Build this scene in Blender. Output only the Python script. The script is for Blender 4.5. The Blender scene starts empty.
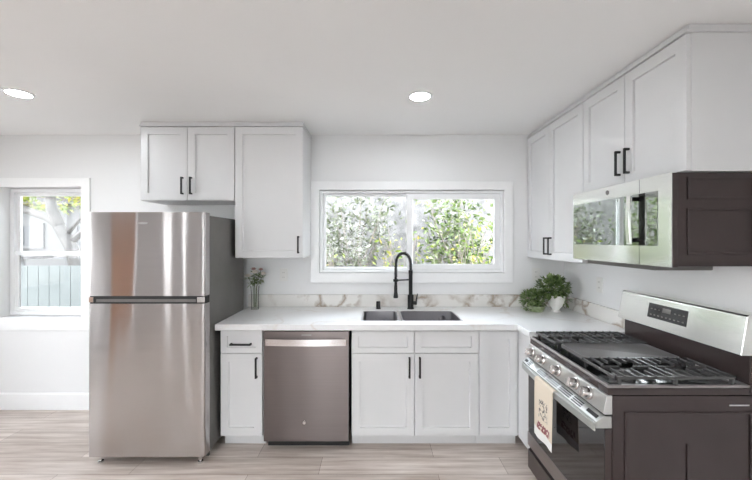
import bpy, bmesh, math, random
from mathutils import Vector, Matrix
random.seed(7)
S = bpy.context.scene
COL = S.collection
PI = math.pi

# ------------------------------------------------------------------ camera
cam_d = bpy.data.cameras.new('camera')
cam = bpy.data.objects.new('camera', cam_d); COL.objects.link(cam)
cam.location = (0, 0, 1.505); cam.rotation_euler = (PI/2, 0, 0)
cam_d.sensor_width = 36; cam_d.sensor_fit = 'HORIZONTAL'
cam_d.lens = 36*351/752
cam_d.clip_start = 0.02; cam_d.clip_end = 200
S.camera = cam
# ------------------------------------------------------------------ sky, sun, exposure
W = bpy.data.worlds.new('sky'); S.world = W; W.use_nodes = True
wn = W.node_tree.nodes; wl = W.node_tree.links
bg = wn['Background']
tc = wn.new('ShaderNodeTexCoord'); sp = wn.new('ShaderNodeSeparateXYZ'); cr = wn.new('ShaderNodeValToRGB')
wl.new(tc.outputs['Generated'], sp.inputs[0]); wl.new(sp.outputs['Z'], cr.inputs[0]); wl.new(cr.outputs[0], bg.inputs[0])
cr.color_ramp.elements[0].position = 0.0; cr.color_ramp.elements[0].color = (.95, .98, 1, 1)
cr.color_ramp.elements[1].position = 0.8; cr.color_ramp.elements[1].color = (.78, .88, 1, 1)
bg.inputs[1].default_value = 2.2
sun_d = bpy.data.lights.new('sun', 'SUN'); sun = bpy.data.objects.new('sun', sun_d); COL.objects.link(sun)
sun_d.energy = 1.0; sun_d.angle = math.radians(1.5); sun_d.color = (1, .96, .90)
sun.rotation_euler = Vector((.45, .62, -.95)).to_track_quat('-Z', 'Y').to_euler()
LAMP = 31.0
GLOBE_FILL = 0.7  # strength of the added fill globes
S.view_settings.view_transform = 'Standard'; S.view_settings.look = 'None'
S.view_settings.gamma = 1; S.view_settings.use_curve_mapping = False
S.view_settings.exposure = 2.70

# ------------------------------------------------------------------ materials
def newmat(name):
    m = bpy.data.materials.new(name); m.use_nodes = True
    return m, m.node_tree.nodes, m.node_tree.links, m.node_tree.nodes['Principled BSDF']
def mat(name, c, rough=.5, metal=0, spec=.5, var=0.03, scale=8, bump=0, bscale=60):
    m, n, l, b = newmat(name)
    b.inputs['Roughness'].default_value = rough; b.inputs['Metallic'].default_value = metal
    b.inputs['Specular IOR Level'].default_value = spec
    g = n.new('ShaderNodeNewGeometry'); t = n.new('ShaderNodeTexNoise'); t.inputs['Scale'].default_value = scale
    l.new(g.outputs['Position'], t.inputs['Vector'])
    r = n.new('ShaderNodeValToRGB'); l.new(t.outputs[0], r.inputs[0])
    r.color_ramp.elements[0].position = .3; r.color_ramp.elements[1].position = .7
    r.color_ramp.elements[0].color = tuple(max(0, x*(1-var)) for x in c)+(1,)
    r.color_ramp.elements[1].color = tuple(min(1, x*(1+var)) for x in c)+(1,)
    l.new(r.outputs[0], b.inputs['Base Color'])
    if bump:
        t2 = n.new('ShaderNodeTexNoise'); t2.inputs['Scale'].default_value = bscale
        l.new(g.outputs['Position'], t2.inputs['Vector'])
        bp = n.new('ShaderNodeBump'); bp.inputs['Strength'].default_value = bump; bp.inputs['Distance'].default_value = .002
        l.new(t2.outputs[0], bp.inputs['Height']); l.new(bp.outputs[0], b.inputs['Normal'])
    return m
def steel(name, c, rough, wave=0.0, sc=(3.2, 3.2, .45), brush=(3, 3, 400), bstr=.05, aniso=0):
    m, n, l, b = newmat(name)
    b.inputs['Metallic'].default_value = 1; b.inputs['Roughness'].default_value = rough
    if aniso:
        tg = n.new('ShaderNodeTangent'); tg.direction_type = 'RADIAL'; tg.axis = 'Z'; l.new(tg.outputs[0], b.inputs['Tangent'])
        b.inputs['Anisotropic'].default_value = aniso; b.inputs['Anisotropic Rotation'].default_value = .25
    g = n.new('ShaderNodeNewGeometry')
    mp = n.new('ShaderNodeVectorMath'); mp.operation = 'MULTIPLY'; mp.inputs[1].default_value = brush
    l.new(g.outputs['Position'], mp.inputs[0])
    t = n.new('ShaderNodeTexNoise'); t.inputs['Scale'].default_value = 1; l.new(mp.outputs[0], t.inputs['Vector'])
    r = n.new('ShaderNodeValToRGB'); l.new(t.outputs[0], r.inputs[0])
    r.color_ramp.elements[0].position = .25; r.color_ramp.elements[1].position = .75
    r.color_ramp.elements[0].color = tuple(x*.95 for x in c)+(1,); r.color_ramp.elements[1].color = tuple(min(1, x*1.04) for x in c)+(1,)
    l.new(r.outputs[0], b.inputs['Base Color'])
    b1 = n.new('ShaderNodeBump'); b1.inputs['Strength'].default_value = bstr; b1.inputs['Distance'].default_value = .0006
    l.new(t.outputs[0], b1.inputs['Height'])
    last = b1
    if wave:
        mp2 = n.new('ShaderNodeVectorMath'); mp2.operation = 'MULTIPLY'; mp2.inputs[1].default_value = sc
        l.new(g.outputs['Position'], mp2.inputs[0])
        t2 = n.new('ShaderNodeTexNoise'); t2.inputs['Scale'].default_value = 1; t2.inputs['Detail'].default_value = .6
        l.new(mp2.outputs[0], t2.inputs['Vector'])
        b2 = n.new('ShaderNodeBump'); b2.inputs['Strength'].default_value = 1; b2.inputs['Distance'].default_value = wave
        l.new(t2.outputs[0], b2.inputs['Height']); l.new(b1.outputs[0], b2.inputs['Normal']); last = b2
    l.new(last.outputs[0], b.inputs['Normal'])
    return m
def stone(name, base, veins, thr, sc, amount):
    m, n, l, b = newmat(name)
    b.inputs['Roughness'].default_value = .18
    g = n.new('ShaderNodeNewGeometry')
    d = n.new('ShaderNodeTexNoise'); d.inputs['Scale'].default_value = 2.3; d.inputs['Detail'].default_value = 5
    l.new(g.outputs['Position'], d.inputs['Vector'])
    ad = n.new('ShaderNodeVectorMath'); ad.operation = 'MULTIPLY_ADD'; ad.inputs[1].default_value = (.9, .9, .9)
    l.new(d.outputs['Color'], ad.inputs[0]); l.new(g.outputs['Position'], ad.inputs[2])
    v = n.new('ShaderNodeTexVoronoi'); v.feature = 'DISTANCE_TO_EDGE'; v.inputs['Scale'].default_value = sc
    l.new(ad.outputs[0], v.inputs['Vector'])
    r = n.new('ShaderNodeValToRGB'); l.new(v.outputs['Distance'], r.inputs[0])
    r.color_ramp.elements[0].position = 0; r.color_ramp.elements[0].color = (1, 1, 1, 1)
    r.color_ramp.elements[1].position = thr; r.color_ramp.elements[1].color = (0, 0, 0, 1)
    k = n.new('ShaderNodeTexNoise'); k.inputs['Scale'].default_value = 3.1; k.inputs['Detail'].default_value = 3
    l.new(g.outputs['Position'], k.inputs['Vector'])
    kr = n.new('ShaderNodeValToRGB'); l.new(k.outputs[0], kr.inputs[0])
    kr.color_ramp.elements[0].position = .36; kr.color_ramp.elements[0].color = (0, 0, 0, 1)
    kr.color_ramp.elements[1].position = .56; kr.color_ramp.elements[1].color = (amount,)*3+(1,)
    mu = n.new('ShaderNodeMath'); mu.operation = 'MULTIPLY'; l.new(r.outputs[0], mu.inputs[0]); l.new(kr.outputs[0], mu.inputs[1])
    mx = n.new('ShaderNodeMix'); mx.data_type = 'RGBA'
    mx.inputs['A'].default_value = base+(1,); mx.inputs['B'].default_value = veins+(1,)
    l.new(mu.outputs[0], mx.inputs['Factor']); l.new(mx.outputs['Result'], b.inputs['Base Color'])
    return m
def wood_floor():
    m, n, l, b = newmat('oak_plank_floor')
    g = n.new('ShaderNodeNewGeometry')
    mp = n.new('ShaderNodeMapping'); mp.inputs['Location'].default_value = (.37, .06, 0)
    l.new(g.outputs['Position'], mp.inputs['Vector'])
    br = n.new('ShaderNodeTexBrick'); br.offset = .37; br.squash = 1
    br.inputs['Color1'].default_value = (.64, .56, .505, 1); br.inputs['Color2'].default_value = (.82, .745, .69, 1)
    br.inputs['Mortar'].default_value = (.25, .17, .13, 1); br.inputs['Scale'].default_value = 1
    br.inputs['Mortar Size'].default_value = .0013; br.inputs['Brick Width'].default_value = 1.22; br.inputs['Row Height'].default_value = .178
    l.new(mp.outputs[0], br.inputs['Vector'])
    ms = n.new('ShaderNodeVectorMath'); ms.operation = 'MULTIPLY'; ms.inputs[1].default_value = (1.4, 22, 1)
    l.new(g.outputs['Position'], ms.inputs[0])
    t = n.new('ShaderNodeTexNoise'); t.inputs['Scale'].default_value = 1.3; t.inputs['Detail'].default_value = 6; t.inputs['Roughness'].default_value = .62
    l.new(ms.outputs[0], t.inputs['Vector'])
    r = n.new('ShaderNodeValToRGB'); l.new(t.outputs[0], r.inputs[0])
    r.color_ramp.elements[0].position = .30; r.color_ramp.elements[0].color = (.50, .42, .37, 1)
    r.color_ramp.elements[1].position = .66; r.color_ramp.elements[1].color = (1.0, 1.0, 1.0, 1)
    mx = n.new('ShaderNodeMix'); mx.data_type = 'RGBA'; mx.blend_type = 'MULTIPLY'; mx.inputs['Factor'].default_value = .85
    l.new(br.outputs['Color'], mx.inputs['A']); l.new(r.outputs[0], mx.inputs['B'])
    l.new(mx.outputs['Result'], b.inputs['Base Color'])
    b.inputs['Roughness'].default_value = .38
    bp = n.new('ShaderNodeBump'); bp.inputs['Strength'].default_value = .15; bp.inputs['Distance'].default_value = .001
    l.new(t.outputs[0], bp.inputs['Height']); l.new(bp.outputs[0], b.inputs['Normal'])
    return m
def pane_glass(name='window_glass', tint=(1, 1, 1), ior=1.2):
    m = bpy.data.materials.new(name); m.use_nodes = True; n = m.node_tree.nodes; l = m.node_tree.links
    n.remove(n['Principled BSDF'])
    a = n.new('ShaderNodeBsdfTransparent'); a.inputs[0].default_value = tint+(1,)
    gl = n.new('ShaderNodeBsdfGlossy'); gl.inputs['Roughness'].default_value = .02
    fr = n.new('ShaderNodeFresnel'); fr.inputs[0].default_value = ior
    mx = n.new('ShaderNodeMixShader'); l.new(fr.outputs[0], mx.inputs[0]); l.new(a.outputs[0], mx.inputs[1]); l.new(gl.outputs[0], mx.inputs[2])
    l.new(mx.outputs[0], n['Material Output'].inputs[0])
    return m
def leafmat(name, cols, scale=9, trans=.3):
    m, n, l, b = newmat(name)
    g = n.new('ShaderNodeNewGeometry'); t = n.new('ShaderNodeTexNoise'); t.inputs['Scale'].default_value = scale; t.inputs['Detail'].default_value = 3
    l.new(g.outputs['Position'], t.inputs['Vector'])
    r = n.new('ShaderNodeValToRGB'); l.new(t.outputs[0], r.inputs[0]); e = r.color_ramp.elements
    e[0].position = .34; e[0].color = cols[0]+(1,); e[1].position = .66; e[1].color = cols[-1]+(1,)
    for i, c in enumerate(cols[1:-1]):
        x = e.new(.34+.32*(i+1)/(len(cols)-1)); x.color = c+(1,)
    l.new(r.outputs[0], b.inputs['Base Color']); b.inputs['Roughness'].default_value = .45
    tr = n.new('ShaderNodeBsdfTranslucent'); l.new(r.outputs[0], tr.inputs[0])
    mx = n.new('ShaderNodeMixShader'); mx.inputs[0].default_value = trans
    l.new(b.outputs[0], mx.inputs[1]); l.new(tr.outputs[0], mx.inputs[2]); l.new(mx.outputs[0], n['Material Output'].inputs[0])
    return m
def emis(name, c, s):
    m, n, l, b = newmat(name)
    b.inputs['Base Color'].default_value = c+(1,); b.inputs['Emission Color'].default_value = c+(1,); b.inputs['Emission Strength'].default_value = s
    return m

M = dict(
    wall=mat('wall_paint', (.81, .81, .81), .85, var=.012, scale=1.5, bump=.05, bscale=220),
    ceil=mat('ceiling_paint', (.90, .895, .89), .9, var=.012, scale=1.2, bump=.06, bscale=200),
    trim=mat('white_trim_paint', (.89, .89, .89), .35, var=.01),
    vinyl=mat('white_vinyl', (.88, .885, .89), .3, var=.01),
    cab=mat('white_cabinet_lacquer', (.71, .71, .715), .32, var=.008),
    cabin=mat('cabinet_underside', (.62, .60, .58), .6, var=.05, scale=4),
    black=mat('matte_black_metal', (.012, .012, .013), .38, metal=.3, var=.1),
    iron=mat('cast_iron', (.055, .053, .053), .25, spec=.9, var=.2, bump=.3, bscale=300),
    enamel=mat('black_enamel', (.010, .010, .010), .12, var=.1),
    griddle=mat('grey_griddle', (.20, .19, .19), .38, metal=.5, var=.08, bump=.1),
    steel=steel('brushed_stainless', (.63, .60, .59), .20, .0),
    fridge=steel('wavy_stainless', (.50, .475, .47), .20, .034, sc=(3.6, 3.6, .4), aniso=.93),
    satin=steel('satin_stainless', (.52, .525, .51), .52, 0),
    lowtrim=steel('brushed_dark_trim', (.34, .31, .305), .3),
    dish=steel('dishwasher_stainless', (.155, .132, .127), .34, .006, aniso=.8),
    range=steel('range_stainless', (.62, .62, .60), .36, .004, brush=(3, 3, 400)),
    micro=steel('microwave_stainless', (.86, .865, .83), .17, .004),
    sink=steel('sink_stainless', (.36, .35, .36), .3, 0, brush=(200, 3, 200)),
    chrome=steel('chrome', (.8, .8, .8), .08, 0),
    fside=mat('fridge_side_grey', (.17, .162, .155), .42, metal=.35, var=.05, bump=.12, bscale=400),
    brown=mat('dark_brown_grey_side', (.050, .036, .035), .24, metal=.25, var=.06, scale=5),
    gap=mat('dark_gap_and_rubber', (.02, .02, .02), .7),  # near-black rubber; also puts the shade of gaps, recesses and slots into colour
    bglass=mat('black_glass', (.008, .008, .009), .03, spec=.9, var=.05),
    ovenglass=mat('oven_glass', (.016, .013, .013), .045, spec=.85, var=.1),
    mglass=steel('mirror_dark_glass', (.40, .42, .40), .03, 0, bstr=0),
    counter=stone('white_quartz', (.78, .78, .78), (.60, .52, .45), .035, 1.3, .5),
    splash=stone('veined_quartz', (.74, .72, .69), (.36, .29, .23), .13, 3.4, 1.0),
    floor=wood_floor(),
    glass=pane_glass(), vglass=pane_glass('vase_glass', (.985, .99, .985), 1.12),
    plate=mat('white_plastic', (.80, .79, .77), .35, var=.01), slot=mat('slot_grey', (.22, .21, .2), .6),
    globe=emis('opal_fill_globe', (.90, .955, 1), GLOBE_FILL),
    lens=emis('lamp_lens', (.90, .955, 1), LAMP),
    ceramic=mat('white_ceramic', (.82, .81, .78), .3, var=.02),
    soil=mat('dark_soil', (.05, .035, .025), .9, var=.4, scale=60),
    leaf=leafmat('green_leaves', [(.06, .11, .03), (.16, .24, .08), (.34, .42, .20)], 24, .2),
    leaf2=leafmat('pale_green_leaves', [(.26, .33, .17), (.42, .48, .30), (.56, .60, .44)], 20, .2),
    petal=mat('cream_petals', (.85, .78, .70), .6, var=.12, scale=60),
    pinkp=mat('dusty_pink_petals', (.55, .33, .30), .6, var=.2, scale=60),
    stem=mat('green_stem', (.10, .15, .05), .6, var=.2),
    wood=mat('warm_wood', (.55, .27, .14), .4, var=.2, scale=4),
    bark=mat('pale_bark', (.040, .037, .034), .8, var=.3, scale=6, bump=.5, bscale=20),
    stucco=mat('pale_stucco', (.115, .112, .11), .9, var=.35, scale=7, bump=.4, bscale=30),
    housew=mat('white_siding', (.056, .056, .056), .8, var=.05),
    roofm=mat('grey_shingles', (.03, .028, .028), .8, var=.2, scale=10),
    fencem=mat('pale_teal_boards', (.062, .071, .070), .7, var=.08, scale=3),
    groundm=mat('dry_ground', (.24, .215, .185), .9, var=.2, scale=3),
    darkglass=mat('dim_window_glass', (.015, .017, .02), .3, var=.1),
    sofa=mat('grey_upholstery', (.30, .29, .28), .9, var=.1),
)
M['shrub'] = leafmat('sunlit_shrub_leaves', [(.02, .035, .01), (.06, .095, .02), (.16, .20, .08), (.33, .33, .27)], 7, .4)  # ramp ends paint shaded and sun-bleached leaves into the colour
M['shrub2'] = leafmat('yellow_green_leaves', [(.06, .11, .01), (.15, .19, .02), (.30, .23, .05)], 4, .4)
M['shrub3'] = leafmat('silvery_leaves', [(.04, .05, .028), (.12, .135, .08), (.32, .32, .29)], 8, .4)  # pale leaves, with lit and dark tones painted in by the ramp
M['twig'] = mat('grey_twig', (.14, .12, .10), .8, var=.2)

# towel cloth: beige, grey lettering strokes down the middle, a maroon motif and a white hem band
def towelmat():
    m, n, l, b = newmat('printed_linen'); b.inputs['Roughness'].default_value = .95
    g = n.new('ShaderNodeNewGeometry'); s = n.new('ShaderNodeSeparateXYZ'); l.new(g.outputs['Position'], s.inputs[0])
    def rng(sock, a, c):
        x = n.new('ShaderNodeMath'); x.operation = 'GREATER_THAN'; l.new(sock, x.inputs[0]); x.inputs[1].default_value = a
        y = n.new('ShaderNodeMath'); y.operation = 'LESS_THAN'; l.new(sock, y.inputs[0]); y.inputs[1].default_value = c
        z = n.new('ShaderNodeMath'); z.operation = 'MULTIPLY'; l.new(x.outputs[0], z.inputs[0]); l.new(y.outputs[0], z.inputs[1]); return z.outputs[0]
    def mul(a, c):
        z = n.new('ShaderNodeMath'); z.operation = 'MULTIPLY'; l.new(a, z.inputs[0]); l.new(c, z.inputs[1]); return z.outputs[0]
    col = None
    def mix(f, A, B):
        x = n.new('ShaderNodeMix'); x.data_type = 'RGBA'; l.new(f, x.inputs['Factor'])
        if isinstance(A, tuple): x.inputs['A'].default_value = A+(1,)
        else: l.new(A, x.inputs['A'])
        x.inputs['B'].default_value = B+(1,); return x.outputs['Result']
    c = mix(rng(s.outputs['Z'], -1, .455), (.72, .62, .50), (.82, .80, .77))
    t = n.new('ShaderNodeTexNoise'); t.inputs['Scale'].default_value = 55; l.new(g.outputs['Position'], t.inputs['Vector'])
    th = rng(t.outputs[0], .50, .62)
    c = mix(mul(th, mul(rng(s.outputs['Z'], .525, .63), rng(s.outputs['Y'], 1.86, 1.95))), c, (.16, .14, .13))
    th2 = rng(t.outputs[0], .44, .9)
    c = mix(mul(th2, mul(rng(s.outputs['Z'], .458, .50), rng(s.outputs['Y'], 1.83, 1.97))), c, (.26, .09, .10))
    l.new(c, b.inputs['Base Color'])
    return m
M['towel'] = towelmat()

# ------------------------------------------------------------------ builders
WL = {}
def tag(o, label=None, cat=None, group=None, kind=None):
    if label: o['label'] = label
    if cat: o['category'] = cat
    if group: o['group'] = group
    if kind: o['kind'] = kind
    return o
def thing(name, label, cat, loc, group=None):
    o = bpy.data.objects.new(name, None); COL.objects.link(o); o.location = loc; o.empty_display_size = .05
    WL[o.name] = Vector(loc); return tag(o, label, cat, group)
class MB:
    def __init__(s): s.bm = bmesh.new()
    def v(s, p): return s.bm.verts.new(p)
    def f(s, vs):
        try: return s.bm.faces.new(vs)
        except ValueError: return None
    def box(s, x0, x1, y0, y1, z0, z1):
        v = [s.v((x, y, z)) for x in (x0, x1) for y in (y0, y1) for z in (z0, z1)]
        for a in ((0,1,3,2), (4,6,7,5), (0,4,5,1), (2,3,7,6), (0,2,6,4), (1,5,7,3)): s.f([v[i] for i in a])
        return s
    def prism(s, pts, axis, a0, a1):
        def P(p, a):
            return {'x': (a, p[0], p[1]), 'y': (p[0], a, p[1]), 'z': (p[0], p[1], a)}[axis]
        A = [s.v(P(p, a0)) for p in pts]; B = [s.v(P(p, a1)) for p in pts]
        s.f(A); s.f(B[::-1]); n = len(pts)
        for i in range(n): s.f([A[i], A[(i+1) % n], B[(i+1) % n], B[i]])
        return s
    def tube(s, pts, r, n=10, caps=True):
        pts = [Vector(p) for p in pts]; rs = r if isinstance(r, (list, tuple)) else [r]*len(pts)
        rings = []; up = None
        for i, p in enumerate(pts):
            d = (pts[min(i+1, len(pts)-1)]-pts[max(i-1, 0)]).normalized()
            if up is None: up = Vector((0, 0, 1)) if abs(d.z) < .9 else Vector((1, 0, 0))
            a = d.cross(up).normalized(); c = a.cross(d).normalized(); up = c
            rings.append([s.v(p+(a*math.cos(2*PI*k/n)+c*math.sin(2*PI*k/n))*rs[i]) for k in range(n)])
        for i in range(len(rings)-1):
            for k in range(n): s.f([rings[i][k], rings[i][(k+1) % n], rings[i+1][(k+1) % n], rings[i+1][k]])
        if caps: s.f(rings[0][::-1]); s.f(rings[-1])
        return s
    def lathe(s, prof, c, axis='z', n=24):
        # prof: list of (radius, height along axis); closed on the axis with r=0
        c = Vector(c); rings = []
        def P(r, h, t):
            x, y = r*math.cos(t), r*math.sin(t)
            return c+Vector({'z': (x, y, h), 'x': (h, x, y), 'y': (x, h, y)}[axis])
        for r, h in prof:
            rings.append([s.v(P(0, h, 0))] if r < 1e-6 else [s.v(P(r, h, 2*PI*k/n)) for k in range(n)])
        for a, b in zip(rings, rings[1:]):
            for k in range(n):
                k2 = (k+1) % n
                if len(a) == 1 and len(b) == 1: continue
                if len(a) == 1: s.f([a[0], b[k], b[k2]])
                elif len(b) == 1: s.f([a[k], b[0], a[k2]])
                else: s.f([a[k], a[k2], b[k2], b[k]])
        return s
    def cells(s, us, vs, hole, plane, a0, a1):
        # a slab of thickness a0..a1 across grid us x vs leaving the cells in hole open
        def P(u, v, a): return {'z': (u, v, a), 'y': (u, a, v), 'x': (a, u, v)}[plane]
        on = lambda i, j: 0 <= i < len(us)-1 and 0 <= j < len(vs)-1 and not hole(.5*(us[i]+us[i+1]), .5*(vs[j]+vs[j+1]))
        cache = {}
        def V(i, j, k):
            if (i, j, k) not in cache: cache[(i, j, k)] = s.v(P(us[i], vs[j], (a0, a1)[k]))
            return cache[(i, j, k)]
        for i in range(len(us)-1):
            for j in range(len(vs)-1):
                if not on(i, j): continue
                for k in (0, 1): s.f([V(i, j, k), V(i+1, j, k), V(i+1, j+1, k), V(i, j+1, k)])
                for di, dj, e in ((-1, 0, ((i, j), (i, j+1))), (1, 0, ((i+1, j), (i+1, j+1))), (0, -1, ((i, j), (i+1, j))), (0, 1, ((i, j+1), (i+1, j+1)))):
                    if not on(i+di, j+dj): s.f([V(*e[0], 0), V(*e[1], 0), V(*e[1], 1), V(*e[0], 1)])
        return s
    def leaf(s, p, d, up, L, w):
        d = d.normalized(); side = d.cross(up)
        if side.length < 1e-4: side = Vector((1, 0, 0))
        side.normalize(); nrm = side.cross(d)
        a = s.v(p); m = s.v(p+d*L*.5-nrm*w*.12); t = s.v(p+d*L-nrm*L*.12)
        b = s.v(p+d*L*.45+side*w*.5); c = s.v(p+d*L*.45-side*w*.5)
        s.f([a, b, m]); s.f([b, t, m]); s.f([a, m, c]); s.f([m, t, c]); return s
    def build(s, name, m, parent=None, bevel=0, smooth=False, subsurf=0, label=None, seg=2, norm=True):
        if norm: bmesh.ops.recalc_face_normals(s.bm, faces=s.bm.faces)
        vs = s.bm.verts
        lo = Vector([min(v.co[i] for v in vs) for i in range(3)]); hi = Vector([max(v.co[i] for v in vs) for i in range(3)])
        c = (lo+hi)/2
        bmesh.ops.translate(s.bm, verts=list(vs), vec=-c)
        me = bpy.data.meshes.new(name); s.bm.to_mesh(me); s.bm.free()
        me.materials.append(m if not isinstance(m, str) else M[m])
        if smooth:
            for p in me.polygons: p.use_smooth = True
        o = bpy.data.objects.new(name, me); COL.objects.link(o)
        WL[o.name] = c.copy()
        if parent: o.parent = parent; o.location = c-WL[parent.name]
        else: o.location = c
        if bevel:
            b = o.modifiers.new('bevel', 'BEVEL'); b.width = bevel; b.segments = seg; b.limit_method = 'ANGLE'; b.angle_limit = math.radians(40)
            for p in me.polygons: p.use_smooth = True
            try:
                b.harden_normals = True
            except Exception: pass
        if smooth and not bevel:
            me.set_sharp_from_angle(angle=math.radians(45))
        if subsurf:
            q = o.modifiers.new('sub', 'SUBSURF'); q.levels = subsurf; q.render_levels = subsurf
        if label: o['label'] = label
        return o
def struct(o): o['kind'] = 'structure'; return o

# ------------------------------------------------------------------ room
XR, YB, ZC = 1.672, 3.12, 2.44      # right wall, back wall, ceiling
XL, YR = -4.45, -3.6
T = .15
KW = (-.502, 1.138, 1.212, 1.949)   # kitchen window opening
LW = (-3.345, -2.612, .815, 1.976)  # left window opening
mb = MB(); mb.box(XL-T, XR+T, YR-T, YB+T, -.12, 0); struct(mb.build('floor', 'floor'))
mb = MB(); mb.box(XL-.5, XR+.5, YR-.5, YB+.45, ZC, ZC+.14); struct(mb.build('ceiling', 'ceil'))
def in_r(u, v, r): return r[0] < u < r[1] and r[2] < v < r[3]
mb = MB(); mb.cells([XL-T, LW[0], LW[1], KW[0], KW[1], XR+T], [0, LW[2], KW[2], KW[3], LW[3], ZC],
                    lambda u, v: in_r(u, v, KW) or in_r(u, v, LW), 'y', YB, YB+T)
struct(mb.build('wall_back', 'wall'))
mb = MB(); mb.box(XR, XR+T, YR, YB, 0, ZC); struct(mb.build('wall_right', 'wall'))
SW = (.52, 2.12, .85, 2.12); SL = (-1.62, -1.42, .12, 2.05); WD = (-1.30, -.40, 0, 2.05)  # invented openings and door: daylight for the room, streaks and warmth in the steel
mb = MB(); mb.cells([YR, SL[0], SL[1], SW[0], SW[1], YB], [0, SL[2], SW[2], SL[3], SW[3], ZC], lambda u, v: in_r(u, v, SW) or in_r(u, v, SL), 'x', XL-T, XL)
struct(mb.build('wall_left', 'wall'))
RD = (-1.9, -.2, 0, 2.08); RD2 = (-4.25, -3.95, .12, 2.05)  # invented rear openings, for daylight and a reflected bright strip
mb = MB(); mb.cells([XL-T, RD2[0], RD2[1], RD[0], RD[1], XR+T], [0, RD2[2], RD2[3], RD[3], ZC],
                    lambda u, v: in_r(u, v, RD) or in_r(u, v, RD2), 'y', YR-T, YR)
struct(mb.build('wall_rear', 'wall'))
# baseboards
mb = MB(); mb.prism([(YB-.001, 0.001), (YB-.016, .001), (YB-.016, .135), (YB-.010, .148), (YB-.001, .148)], 'x', XL+.001, -1.96)
struct(mb.build('baseboard_back', 'trim'))
mb = MB(); mb.box(XR-.015, XR-.001, YR+.02, 1.44, .001, .14); struct(mb.build('baseboard_right', 'trim', bevel=.003))
mb = MB(); mb.box(XL+.001, XL+.015, YR+.02, -1.70, .001, .14); struct(mb.build('baseboard_left', 'trim', bevel=.003))

def casing(name, r, w, plane='y', at=YB, sgn=-1, th=.016, bottom=True, w2=None):
    # flat trim boards round an opening
    w2 = w2 or w
    b0 = r[2]-w2 if bottom else r[2]
    mb = MB(); us = [r[0]-w, r[0], r[1], r[1]+w]; vs = [b0, r[2], r[3], r[3]+w] if bottom else [r[2]+.001, r[3], r[3]+w]
    a = sorted((at+sgn*.0005, at+sgn*th))
    mb.cells(us, vs, lambda u, v: in_r(u, v, r), plane, a[0], a[1])
    return struct(mb.build(name, 'trim', bevel=.0025))
casing('trim_1', KW, .075, w2=.085); casing('trim_2', LW, .078, w2=.11)

def ring(mb, x0, x1, z0, z1, w, y0, y1):
    mb.cells([x0, x0+w, x1-w, x1], [z0, z0+w, z1-w, z1], lambda u, v: x0+w < u < x1-w and z0+w < v < z1-w, 'y', y0, y1); return mb
# kitchen sliding window
w1 = thing('window_1', None, None, ((KW[0]+KW[1])/2, YB+.05, KW[2])); w1['kind'] = 'structure'
g = .003
mb = MB(); ring(mb, KW[0]+g, KW[1]-g, KW[2]+g, KW[3]-g, .022, YB+.012, YB+.11); mb.build('window_frame', 'vinyl', w1, bevel=.003)
mb = MB(); ring(mb, KW[0]+.026, .335, KW[2]+.026, KW[3]-.026, .022, YB+.062, YB+.085); mb.build('sash', 'vinyl', w1, bevel=.002)
mb = MB(); ring(mb, .275, KW[1]-.026, KW[2]+.026, KW[3]-.026, .05, YB+.030, YB+.055); mb.build('sash', 'vinyl', w1, bevel=.002)
mb = MB(); mb.box(KW[0]+.046, .315, YB+.071, YB+.074, KW[2]+.046, KW[3]-.046); mb.build('pane', 'glass', w1)
mb = MB(); mb.box(.324, KW[1]-.074, YB+.040, YB+.043, KW[2]+.074, KW[3]-.074); mb.build('pane', 'glass', w1)
mb = MB(); mb.box(.292, .306, YB+.022, YB+.029, 1.56, 1.60); mb.build('latch', 'vinyl', w1, bevel=.002)
# left hung window
w2 = thing('window_2', None, None, ((LW[0]+LW[1])/2, YB+.1, LW[2])); w2['kind'] = 'structure'
fx0, fx1 = LW[0]+g, LW[1]-g
mb = MB(); ring(mb, fx0, fx1, LW[2]+g, LW[3]-g, .035, YB+.085, YB+.14); mb.build('window_frame', 'vinyl', w2, bevel=.003)
mid = 1.38
mb = MB(); ring(mb, fx0+.036, fx1-.036, mid-.02, LW[3]-.04, .028, YB+.115, YB+.135); mb.build('sash', 'vinyl', w2, bevel=.002)
mb = MB(); ring(mb, fx0+.036, fx1-.036, LW[2]+.04, mid+.02, .034, YB+.088, YB+.112); mb.build('sash', 'vinyl', w2, bevel=.002)
mb = MB(); mb.box(fx0+.062, fx1-.062, YB+.123, YB+.126, mid+.006, LW[3]-.066); mb.build('pane', 'glass', w2)
mb = MB(); mb.box(fx0+.068, fx1-.068, YB+.098, YB+.101, LW[2]+.072, mid-.012); mb.build('pane', 'glass', w2)
mb = MB(); mb.box(fx0+.069, fx0+.075, YB+.103, YB+.111, LW[2]+.074, mid-.016); mb.build('sash_weatherstrip', 'slot', w2)
mb = MB(); mb.box((fx0+fx1)/2-.03, (fx0+fx1)/2+.03, YB+.082, YB+.087, mid+.0, mid+.018); mb.build('latch', 'vinyl', w2, bevel=.002)
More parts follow.
